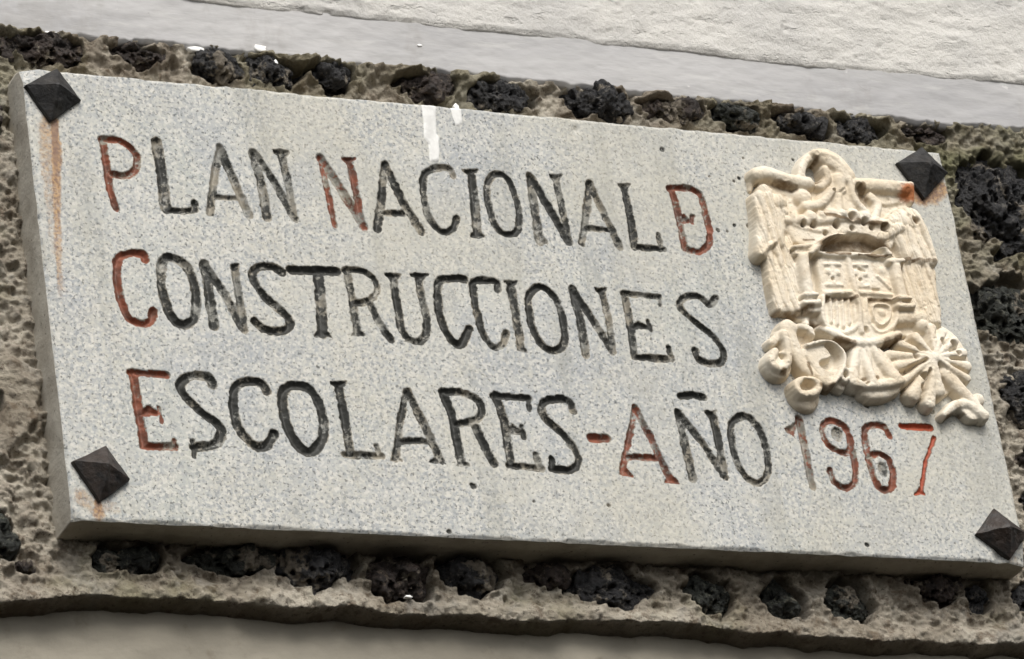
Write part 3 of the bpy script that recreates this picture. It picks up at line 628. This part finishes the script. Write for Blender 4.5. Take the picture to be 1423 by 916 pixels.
# tail
plate('eagle_tail', [(655,1070),(785,1070),(870,1170),(912,1240),(895,1290),(830,1345),(740,1350),(690,1290),(640,1240),(640,1150)], 23, 30)
ridge('eagle_tail', [(690,1080),(665,1170),(665,1250)], 60, 28, 32); ridge('eagle_tail', [(725,1080),(735,1170),(760,1250)], 56, 29, 34); ridge('eagle_tail', [(760,1080),(820,1170),(870,1235)], 60, 29, 34)
ridge('eagle_tail', [(790,1120),(850,1190),(900,1240)], 36, 30, 33); ridge('eagle_tail', [(680,1262),(740,1270),(820,1262),(900,1245)], 46, 33, 33); ridge('eagle_tail', [(720,1310),(800,1320),(870,1290)], 60, 22, 22)
for x, y, r in [(708,1240,14),(776,1228,13),(722,1262,9)]: HOLES.append((x, y, r)); carve([(x, y), (x + 1, y + 1)], r * 2, 20, .5)
carve([(730,1090),(770,1200)], 7, 25); carve([(700,1090),(705,1200)], 7, 25)
# arrows
plate('arrow_bundle', [(1060,960),(1150,1000),(1225,1100),(1235,1220),(1160,1290),(1060,1370),(930,1330),(880,1230),(830,1110),(920,1030)], 8, 20)
for x, y, w in [(1055,975,40),(1105,1000,40),(1165,1040,46),(1208,1098,46),(1232,1160,50),(1228,1225,40),(1090,1290,60),(1045,1360,56),(965,1310,64),(905,1250,40),(880,1165,40),(850,1110,50),(900,1055,40),(975,1020,44)]:
    ridge('arrow_bundle', [(1060 + (x - 1060) * .1, 1130 + (y - 1130) * .1), (x, y)], 22, 30, 26 - (x * 7 % 5), w2=w * 1.3, base=.2)
dome('arrow_bundle', 1062, 1128, 34, 32)
for x, y, r in [(975,1085,18),(955,1128,14),(1000,1230,20),(1145,1065,16),(1170,1108,12),(1090,1055,12),(1100,1240,18),(1000,1290,18),(930,1190,14)]: HOLES.append((x, y, r * .8)); carve([(x, y), (x + 4, y + 6)], r * 2, 11, .5)
for a in ((1105,1065,1130,1030),(1130,1100,1185,1075),(1135,1140,1205,1135),(1100,1190,1125,1260),(1030,1200,1010,1280),(1010,1150,940,1180)): carve([a[:2], a[2:]], 16, 12, .7)
ridge('arrow_bundle', [(1120,1200),(1215,1310),(1290,1400)], 90, 24, 22, w2=64); ridge('arrow_bundle', [(1115,1425),(1165,1375),(1235,1372),(1310,1430)], 44, 22, 24, w2=70); plate('arrow_bundle', [(1150,1400),(1230,1370),(1310,1420),(1300,1460),(1240,1465),(1190,1420)], 17)
dome('arrow_bundle', 1285, 1340, 34, 17)
rh = np.where(rh > 0, rh, rh); core = blur(rh, 1); rh2 = np.where(rh > -.001, core, rh)
rh2 = np.where(rh > -.001, blur(rh2, 4), blur(rh2, 1))
barb = np.isin(rid, [PARTS.index('wing')]) & (rh > .012)
ph = (RU * .985 - RD * .17) / .0021 + jit * 700
rh2 -= barb * (.0026 * np.abs(np.sin(ph * .5)) ** 3 + .0010 * sstep(.3, 1, np.sin(ph * 2.3 + 1)))
rh2 += fbm(RU / .006, RD / .006, 0 * RU, 4, 66, .7) * .0009 * (rh > 0) - sstep(.33, .1, cell(RU / .011, RD / .011, 0 * RU, 67, True)) * sstep(.25, .6, fbm(RU / .03, RD / .03, 0 * RU, 2, 68)) * .0012 * (rh > 0)
vis = (rh > -.001)
grow = np.zeros_like(vis); 
pv = np.pad(vis, 1); grow = pv[1:-1, 1:-1] | pv[:-2, 1:-1] | pv[2:, 1:-1] | pv[1:-1, :-2] | pv[1:-1, 2:]
rid2 = rid.copy()
for _ in range(2):
    pr_ = np.pad(rid2, 1, constant_values=-1)
    nb = np.maximum.reduce([pr_[:-2, 1:-1], pr_[2:, 1:-1], pr_[1:-1, :-2], pr_[1:-1, 2:]])
    rid2 = np.where(rid2 < 0, nb, rid2)
RP = np.stack([RU, -rh2, Z0 - RD], -1)
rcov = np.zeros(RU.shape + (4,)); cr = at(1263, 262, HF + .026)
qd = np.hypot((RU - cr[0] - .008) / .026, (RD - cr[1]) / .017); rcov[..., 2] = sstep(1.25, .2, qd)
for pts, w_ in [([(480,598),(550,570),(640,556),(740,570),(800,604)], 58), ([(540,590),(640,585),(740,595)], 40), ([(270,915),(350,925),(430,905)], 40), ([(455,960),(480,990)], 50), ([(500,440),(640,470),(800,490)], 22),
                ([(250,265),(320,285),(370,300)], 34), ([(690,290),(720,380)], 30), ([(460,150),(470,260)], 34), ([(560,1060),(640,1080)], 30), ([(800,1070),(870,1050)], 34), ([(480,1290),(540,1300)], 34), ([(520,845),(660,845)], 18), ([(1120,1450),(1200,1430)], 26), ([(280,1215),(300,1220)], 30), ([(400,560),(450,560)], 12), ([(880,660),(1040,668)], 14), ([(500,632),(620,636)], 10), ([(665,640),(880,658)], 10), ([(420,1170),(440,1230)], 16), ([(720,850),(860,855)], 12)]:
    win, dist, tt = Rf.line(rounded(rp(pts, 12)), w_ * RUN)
    rcov[win][..., 0] = np.maximum(rcov[win][..., 0], sstep(1.3, .5, (dist + jit[win] * 1.5) / (w_ * RUN / 2)))  # shade painted into arch, pockets and gaps, together with brown dirt
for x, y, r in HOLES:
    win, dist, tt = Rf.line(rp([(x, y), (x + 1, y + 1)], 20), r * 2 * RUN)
    rcov[win][..., 0] = np.maximum(rcov[win][..., 0], .9 * sstep(1.1, .5, dist / (r * RUN)))  # carved holes darkened by colour as well
arms = thing('coat_of_arms', W3(1.13, .43, HF), 'cream plaster coat of arms relief of eagle and crowned shield on the plaque', 'coat of arms')
crid = rid2[:-1, :-1]
anyv = grow[:-1, :-1] | grow[1:, :-1] | grow[:-1, 1:] | grow[1:, 1:]
crid = np.where(anyv & (crid < 0), np.maximum.reduce([rid2[1:, :-1], rid2[:-1, 1:], rid2[1:, 1:]]), crid)
def comps(mask):
    lab = np.full(mask.shape, -1, int); n = 0
    for j, i in zip(*np.nonzero(mask)):
        if lab[j, i] >= 0: continue
        st_ = [(j, i)]; lab[j, i] = n
        while st_:
            a, b = st_.pop()
            for y_, x_ in ((a + 1, b), (a - 1, b), (a, b + 1), (a, b - 1)):
                if 0 <= y_ < mask.shape[0] and 0 <= x_ < mask.shape[1] and mask[y_, x_] and lab[y_, x_] < 0: lab[y_, x_] = n; st_.append((y_, x_))
        n += 1
    return lab, n
crid = np.where(anyv, crid, -2)
for k in range(len(PARTS)):                       # crumbs of a part left between others go to their neighbours
    lab, n = comps(crid == k)
    if n > 1:
        cnt = np.bincount(lab[lab >= 0]); small = cnt < 90
        crid[(lab >= 0) & small[np.clip(lab, 0, None)]] = -1
for _ in range(12):
    pd = np.pad(crid, 1, constant_values=-1)
    crid = np.where(crid == -1, np.maximum.reduce([pd[:-2, 1:-1], pd[2:, 1:-1], pd[1:-1, :-2], pd[1:-1, 2:]]), crid)
half = Rf.U[:-1, :-1] < at(RX + 650 / RS, RY + 600 / RS, HF + .02)[0]
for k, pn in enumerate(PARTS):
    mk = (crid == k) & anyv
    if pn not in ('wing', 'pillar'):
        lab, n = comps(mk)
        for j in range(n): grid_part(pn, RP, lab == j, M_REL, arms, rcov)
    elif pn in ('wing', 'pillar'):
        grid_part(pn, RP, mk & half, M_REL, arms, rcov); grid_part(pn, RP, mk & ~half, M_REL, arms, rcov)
    else: grid_part(pn, RP, mk, M_REL, arms, rcov)

# ------------------------------------------------------------------ four iron studs
def stud(px4, apex, label):
    b = np.array([at(x, y) for x, y in px4]); cc = b.mean(0)
    # square the traced corners up to one true square
    r = np.mean(np.hypot(*(b - cc).T)); an = np.mean([math.atan2(p[1] - cc[1], p[0] - cc[0]) - math.pi / 2 * k for k, p in zip((2, 3, 0 + 4, 1 + 4), b)]) if False else None
    t = thing('iron_stud', W3(cc[0], cc[1], HF), label, 'stud', 'iron studs at the corners of the plaque')
    V = []; F = []; NS = 10
    hts = [-.002, .0045, .007] ; ins = [1.0, 1.0, .97]
    # rings of a square, subdivided along the edge so that the forging can be uneven
    def ring(sc, h):
        out = []
        for k in range(4):
            p, q_ = b[k], b[(k + 1) % 4]
            for j in range(NS):
                tt = j / NS; e = p + (q_ - p) * tt
                out.append((*(cc + (e - cc) * sc), h))
        return out
    H = .0275
    rings = [ring(1, -.002), ring(1, .004), ring(.975, .0058)] + [ring(.975 * (1 - k / 9), .0058 + (H - .0058) * k / 9) for k in range(1, 9)]
    rs = random.Random(label)
    for ri, rg in enumerate(rings):
        for (u, d, h) in rg:
            n_ = fbm(np.array([u / .012]), np.array([d / .012]), np.array([h / .012]), 3, len(label))[0] * (.0016 if ri > 0 else 0)
            V.append(W3(u + n_, d + n_, HF + h + n_ * .8))
    n = 4 * NS
    for r_ in range(len(rings) - 1):
        for j in range(n): F.append((r_ * n + j, r_ * n + (j + 1) % n, (r_ + 1) * n + (j + 1) % n, (r_ + 1) * n + j))
    V.append(W3(cc[0], cc[1], HF + H - .001)); last = (len(rings) - 1) * n
    me = bpy.data.meshes.new('stud_head')
    me.from_pydata(V, [], F + [(last + j, last + (j + 1) % n, len(V) - 1) for j in range(n)]); me.materials.append(M_IRB if 'brown' in label or 'halo' in label else M_IR); me.update()
    for p in me.polygons: p.use_smooth = False
    o = bpy.data.objects.new('pyramid_head', me); link(o, t)
    # the shank that pins the slab to the wall
    V = []; F = []
    for h in (.0, -.08):
        for k in range(8): V.append(W3(cc[0] + .006 * math.cos(k * math.pi / 4), cc[1] + .006 * math.sin(k * math.pi / 4), HF + h))
    F = [(k, (k + 1) % 8, 8 + (k + 1) % 8, 8 + k) for k in range(8)]
    me = bpy.data.meshes.new('shank'); me.from_pydata(V, [], F); me.materials.append(M_IR); o = bpy.data.objects.new('shank', me); link(o, t)
stud([(33,121),(77,98),(111,142),(68,171)], (80,115), 'black pyramid iron stud above the long rust streak beside the red P')
stud([(98,643),(146,622),(179,669),(137,700)], (140,640), 'dark iron stud with small rust halo just below the red E of the last line')
stud([(1244,229),(1279,207),(1315,243),(1282,279)], (1274,225), 'black pyramid iron stud touching the cream relief ribbon')
stud([(1354,744),(1379,709),(1425,744),(1401,779)], (1394,728), 'brownish iron stud below and right of the number 1967')

# ------------------------------------------------------------------ the wall behind
wall = thing('rubble_wall', W3(.6, 1.0, 0), 'rough mortar wall with black lava stones framed by white and grey painted plaster', 'wall')
cor = at(np.array([0, 1423, 1423, 0.]), np.array([0, 0, 916, 916.]), 0)
WU0, WU1 = cor[:, 0].min() - .15, cor[:, 0].max() + .15
def line_d(pts, h):
    p = np.array(pts, float); q = at(p[:, 0], p[:, 1], h); return q[np.argsort(q[:, 0])]
band_bot = line_d([(-150,30),(0,44),(60,47),(105,52),(150,54),(230,62),(314,68),(400,80),(480,90),(560,97),(635,103),(760,118),(850,126),(940,135),(1060,146),(1188,162),(1300,171),(1423,180),(1600,198)], .010)
band_top = line_d([(-200,-68),(0,-40),(300,1),(560,28),(943,68),(1153,92),(1423,114),(1600,132)], .016)
ledge = line_d([(-200,832),(0,838),(60,833),(140,830),(245,836),(330,842),(400,847),(440,845),(530,851),(620,856),(705,861),(820,866),(940,868),(1060,880),(1140,886),(1233,890),(1330,894),(1423,896),(1600,905)], .008)
DT = min(at(0, 0, 0)[1], at(1423, 0, 0)[1]) - .1; DB = at(0, 916, -.05)[1] + .22
bb = lambda u: np.interp(u, band_bot[:, 0], band_bot[:, 1]); bt = lambda u: np.interp(u, band_top[:, 0], band_top[:, 1]); lg = lambda u: np.interp(u, ledge[:, 0], ledge[:, 1])
# (x, y, rx, ry, tilt, kind) of each lava stone
ST = [(65,69,58,24,4,1),(187,74,44,19,14,1),(298,93,37,23,10,0),(372,99,40,24,8,0),(460,106,38,26,8,0),(588,124,40,20,6,1),(690,135,44,20,4,0),
      (832,144,46,23,4,0),(937,153,42,13,8,1),(1020,162,31,19,25,2),(1108,174,36,14,24,0),(1187,182,38,19,6,0),(1278,188,34,15,4,1),
      (1388,286,60,66,0,0),(1402,436,50,44,8,2),(1420,556,32,34,0,0),(1446,640,34,28,0,1),(1440,706,14,20,0,0),
      (2,745,20,38,-10,2),(-60,560,50,50,0,0),(-50,160,45,60,0,1),(2,68,12,22,0,1),(-80,330,50,60,0,0),(-70,740,44,40,0,1),
      (172,778,62,20,-2,2),(330,775,62,22,4,2),(442,786,56,36,4,0),(555,802,48,35,4,1),(655,797,42,30,0,0),(857,818,62,28,6,0),
      (985,826,38,32,8,2),(1090,836,30,30,30,2),(1178,838,34,32,18,2),(1306,818,40,20,6,1),(1362,830,20,18,10,0),(760,800,26,14,0,1),(1440,830,40,24,0,0),(30,792,24,10,10,1),(-60,800,50,20,0,0)]
Wf = Field(WU0, WU1, min(bb(WU0), bb(WU1), band_bot[:, 1].min()) - .02, DB - .2 + .05, .0015)
wu, wdn = Wf.U, Wf.D
L0 = fbm(wu / .10, wdn / .07, 0 * wu, 3, 3); L1 = fbm(wu / .030, wdn / .024, 0 * wu, 4, 8); L2 = fbm(wu / .009, wdn / .009, 0 * wu, 4, 13, .6)
rid_n = 1 - np.abs(fbm(wu / .035, wdn / .025, 0 * wu + 3, 4, 21)) * 2
crag = np.abs(fbm(wu / .022, wdn / .016, 0 * wu + 5, 5, 27, .6)); mh = .005 + L0 * .008 + L1 * .008 - crag * .020 + L2 * .0055 + np.minimum(fbm(wu / .0045, wdn / .0045, 0 * wu, 3, 17, .7), .25) * .0045 + np.clip(rid_n - .6, 0, 1) * .006
pit = sstep(.36, .12, cell(wu / .014 + L1, wdn / .011 + L2, 0 * wu, 5, True)) * sstep(-.1, .35, fbm(wu / .06, wdn / .06, 0 * wu + 9, 2, 44))
mh -= pit * sstep(0, .4, L0 + .1) * .009
# trowelled patch left of the plaque
tp = at(np.array([-20, 52, 52, 30, -20.]), np.array([505, 520, 575, 612, 640.]), .005); win, sd = Wf.poly(rounded(tp, True), .03)
k_ = sstep(-.004, .006, sd + L1[win] * .006); mh[win] = mh[win] * (1 - k_ * .6) + (.013 + L2[win] * .001) * k_
# cavities that hold the stones
gr_ = np.zeros(wu.shape); stones = []
for i, (x, y, rx, ry, ti, kd) in enumerate(ST):
    c0 = at(x, y, .0); e1 = at(x + rx, y + rx * .09, .0) - c0; e2 = at(x + ry * .14, y + ry, .0) - c0
    A = math.radians(ti - 5); ru_, rd_ = np.hypot(*e1), np.hypot(*e2)
    ca, sa = math.cos(A), math.sin(A)
    win = Wf.win(np.array([c0]), max(ru_, rd_) * 1.6); uu, dd = wu[win] - c0[0], wdn[win] - c0[1]
    q = np.hypot((uu * ca + dd * sa) / ru_, (-uu * sa + dd * ca) / rd_)
    q = q + .58 * fbm(wu[win] / .028, wdn[win] / .030, 0 * uu + i, 3, 51) + .12 * L2[win]
    k_ = sstep(1.04, .90, q) * sstep(.002, .009, (wdn - bb(wu))[win]); mh[win] = mh[win] * (1 - k_) - .024 * k_
    lip = sstep(1.35, 1.08, q) * (1 - k_); mh[win] += lip * (.003 + .004 * L2[win])
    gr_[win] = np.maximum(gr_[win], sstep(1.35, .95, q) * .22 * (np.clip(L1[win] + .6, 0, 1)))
    stones.append((c0, ru_, rd_, A, kd))
# under the painted band the mortar fringe sticks out a little, below the ledge everything drops back
e = wdn - bb(wu) + L1 * .006 + L2 * .003
mh = np.where(e < .03, mh + sstep(.03, .0, e) * .006 * (1 + L1), mh)
lgu = lg(wu) + L1 * .003 + L2 * .0012 + fbm(wu / .05, 0 * wu, 0 * wu + 3, 3, 55) * .006
f_ = wdn - lgu
rim = sstep(-.035, -.006, f_) * (1 - sstep(-.001, .001, f_)); mh = mh + rim * (.013 - mh) * .75 + rim * (L1 * .006 + L2 * .004)
mh = np.where(f_ > 0, mh * 0 + .006 - np.clip(f_ / .009, 0, 1) ** .9 * .035 + L1 * .005 - crag * .004 - .03 * np.clip((f_ - .004) / .01, 0, 1), mh)
# where the grey band starts, hide the mortar behind it
mh = np.where(wdn < bb(wu) - .006 - np.clip(L2, -1, 1) * .002, np.minimum(mh, -.004), mh)
mh = np.where(np.abs(f_) < .006, mh, blur(mh, 1))
inside = (wu > .03) & (wu < PW - .03) & (wdn > .03) & (wdn < PH - .03)
ci = ~(inside[:-1, :-1] & inside[1:, 1:])
ci &= (wdn[:-1, :-1] < lgu[:-1, :-1] + .03)
wc = np.zeros(wu.shape + (4,)); 
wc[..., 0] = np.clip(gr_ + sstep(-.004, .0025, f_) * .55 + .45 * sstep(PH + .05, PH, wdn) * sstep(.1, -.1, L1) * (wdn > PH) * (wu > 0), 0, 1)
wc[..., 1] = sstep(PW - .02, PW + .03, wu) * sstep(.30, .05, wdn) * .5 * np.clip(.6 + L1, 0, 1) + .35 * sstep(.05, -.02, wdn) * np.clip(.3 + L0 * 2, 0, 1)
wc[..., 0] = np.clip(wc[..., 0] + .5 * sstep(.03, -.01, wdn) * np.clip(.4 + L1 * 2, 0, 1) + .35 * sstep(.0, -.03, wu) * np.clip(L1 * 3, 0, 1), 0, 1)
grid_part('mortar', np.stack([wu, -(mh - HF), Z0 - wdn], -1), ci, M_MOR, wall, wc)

# lava stones: pitted lumps set in those cavities
def ico(sub):
    import bmesh
    bm = bmesh.new(); bmesh.ops.create_icosphere(bm, subdivisions=sub, radius=1)
    v = np.array([x.co[:] for x in bm.verts]); f = np.array([[q.index for q in x.verts] for x in bm.faces]); bm.free(); return v, f
ICO = {5: ico(5), 6: ico(6)}
for i, (c0, ru_, rd_, A, kd) in enumerate(stones):
    big = max(ru_, rd_) > .034
    v, f = ICO[6 if big else 5]
    keep = v[:, 1] < .35; km = keep[f].all(1); f = f[km]; used, inv = np.unique(f, return_inverse=True); v = v[used]; f = inv.reshape(f.shape)
    sc_ = np.array([ru_ * 1.02, .034, rd_ * 1.04])
    P = v * sc_; o = i * 13.7
    # blocky broken outline
    lump = fbm(P[:, 0] / .03 + o, P[:, 1] / .03, P[:, 2] / .03, 4, 61)
    turb = fbm(P[:, 0] / .011 + o, P[:, 1] / .011, P[:, 2] / .011, 4, 62, .6)
    vs_ = .010 + .005 * (i * 37 % 10) / 10
    ves = cell(P[:, 0] / vs_ + o + turb * .6, P[:, 1] / vs_, P[:, 2] / vs_ + turb * .6, 7)
    ves2 = cell(P[:, 0] / .0055 + o, P[:, 1] / .0055, P[:, 2] / .0055, 8)
    lump = lump + .5 * fbm(P[:, 0] / .05 + o, P[:, 1] / .05, P[:, 2] / .04, 2, 64)
    fac = cell(P[:, 0] / .022 + o + lump * .3, P[:, 1] / .022, P[:, 2] / .022, 9)
    dsp = .004 + lump * .015 + turb * .006 - fac * .012 + .005 - sstep(.45, .15, ves) * .011 - sstep(.5, .2, ves2) * .0025
    nrm = v / sc_; nrm /= np.linalg.norm(nrm, axis=1)[:, None]
    P = P + nrm * dsp[:, None]; P[:, 1] += 0
    ca, sa = math.cos(A), math.sin(A)
    X = P[:, 0] * ca + P[:, 2] * sa; Zz = -P[:, 0] * sa + P[:, 2] * ca
    rs = random.Random(i); dep = (-.026 if c0[1] > PH else -.020) + rs.uniform(-.005, .005)
    Y = -(dep - HF) + P[:, 1]
    mesh_np('lava_stone', np.stack([c0[0] + X, Y, Z0 - c0[1] + Zz], -1), f, M_LAVA[kd], wall, smooth=False)

# painted band, roughcast above it, concrete below the ledge
def sheet(name, u0, u1, top, bot, n, cellsz, hfun, mat, back=.05):
    us = np.arange(u0, u1, cellsz); t = np.linspace(0, 1, n)
    Uu = np.repeat(us[None], n, 0); T = np.repeat(t[:, None], len(us), 1)
    ta, ba = top(us), bot(us); Dd = ta[None] * (1 - T) + ba[None] * T
    Hh = hfun(Uu, Dd, T)
    # rolled lower and upper edges going back into the wall
    P = np.stack([Uu, -(Hh - HF), Z0 - Dd], -1)
    lo = P[-1:].copy(); lo2 = lo.copy(); lo[..., 1] += .004; lo[..., 2] -= .0015; lo2[..., 1] += back; lo2[..., 2] -= .002
    up = P[:1].copy(); up[..., 1] += back
    P = np.concatenate([up, P, lo, lo2], 0)
    return grid_part(name, P, np.ones((P.shape[0] - 1, P.shape[1] - 1), bool), mat, wall)
fr = lambda u: fbm(u / .03, u * 0, u * 0 + 2, 4, 91) * .0045 + fbm(u / .008, u * 0, u * 0 + 4, 3, 92) * .0022
sheet('painted_band', WU0, WU1, lambda u: bt(u) - .02, lambda u: bb(u) + fr(u), 60, .0026,
      lambda u, d, t: .009 + .0022 * fbm(u / .12, d / .05, 0 * u, 3, 71) + .0007 * fbm(u / .02, d / .012, 0 * u, 3, 72) - .004 * sstep(.95, 1, t), M_GY)
fr2 = lambda u: fbm(u / .06, u * 0, u * 0 + 6, 4, 93) * .003 + fbm(u / .012, u * 0, u * 0 + 8, 3, 94) * .0012
def rough_h(u, d, t):
    g = fbm(u / .03, d / .012, 0 * u, 4, 81)
    return .0128 + .003 * fbm(u / .09, d / .05, 0 * u, 3, 82) + .0018 * g - .0022 * sstep(.35, .8, fbm(u / .02, d / .01, 0 * u, 3, 83)) - .003 * sstep(.97, 1, t)
sheet('rough_plaster', WU0, WU1, lambda u: 0 * u + DT, lambda u: bt(u) + fr2(u), 110, .0028, rough_h, M_WH)
sheet('concrete_lintel', WU0, WU1, lambda u: lg(u) - .02, lambda u: 0 * u + DB, 60, .004,
      lambda u, d, t: -.020 + .003 * fbm(u / .1, d / .05, 0 * u, 3, 75) + .001 * fbm(u / .02, d / .02, 0 * u, 3, 76), M_LI)
# flakes of white wall paint that fell on the stones
for i, (x, y, rx, ry) in enumerate([(272,68,11,4),(362,67,9,6),(383,87,3,5),(70,46,9,3),(635,150,4,7),(583,63,4,1.6),(568,829,5,2)]):
    h_ = .0095 if y in (63, 98, 102) else .011
    c0 = at(x, y, h_); V = []; n = 11; rs = random.Random(i)
    rr_ = [rs.uniform(.7, 1.15) for _ in range(n)]
    for (s_, hh) in ((1.0, -.005), (1.0, .0), (.8, .0006)):
        for k in range(n):
            a = 2 * math.pi * k / n; V.append(W3(c0[0] + rx * LW * s_ * rr_[k] * math.cos(a), c0[1] + ry * LW * s_ * rr_[k] * math.sin(a) + .09 * rx * 0, h_ + hh))
    V.append(W3(c0[0], c0[1], h_ + .0008)); F = []
    for r_ in range(2):
        for k in range(n): F.append((r_ * n + k, r_ * n + (k + 1) % n, (r_ + 1) * n + (k + 1) % n, (r_ + 1) * n + k))
    F += [(2 * n + k, 2 * n + (k + 1) % n, 3 * n) for k in range(n)]
    me = bpy.data.meshes.new('paint_flake'); me.from_pydata(V, [], F); me.materials.append(M_WP)
    for p in me.polygons: p.use_smooth = True
    link(bpy.data.objects.new('paint_flake', me), wall)
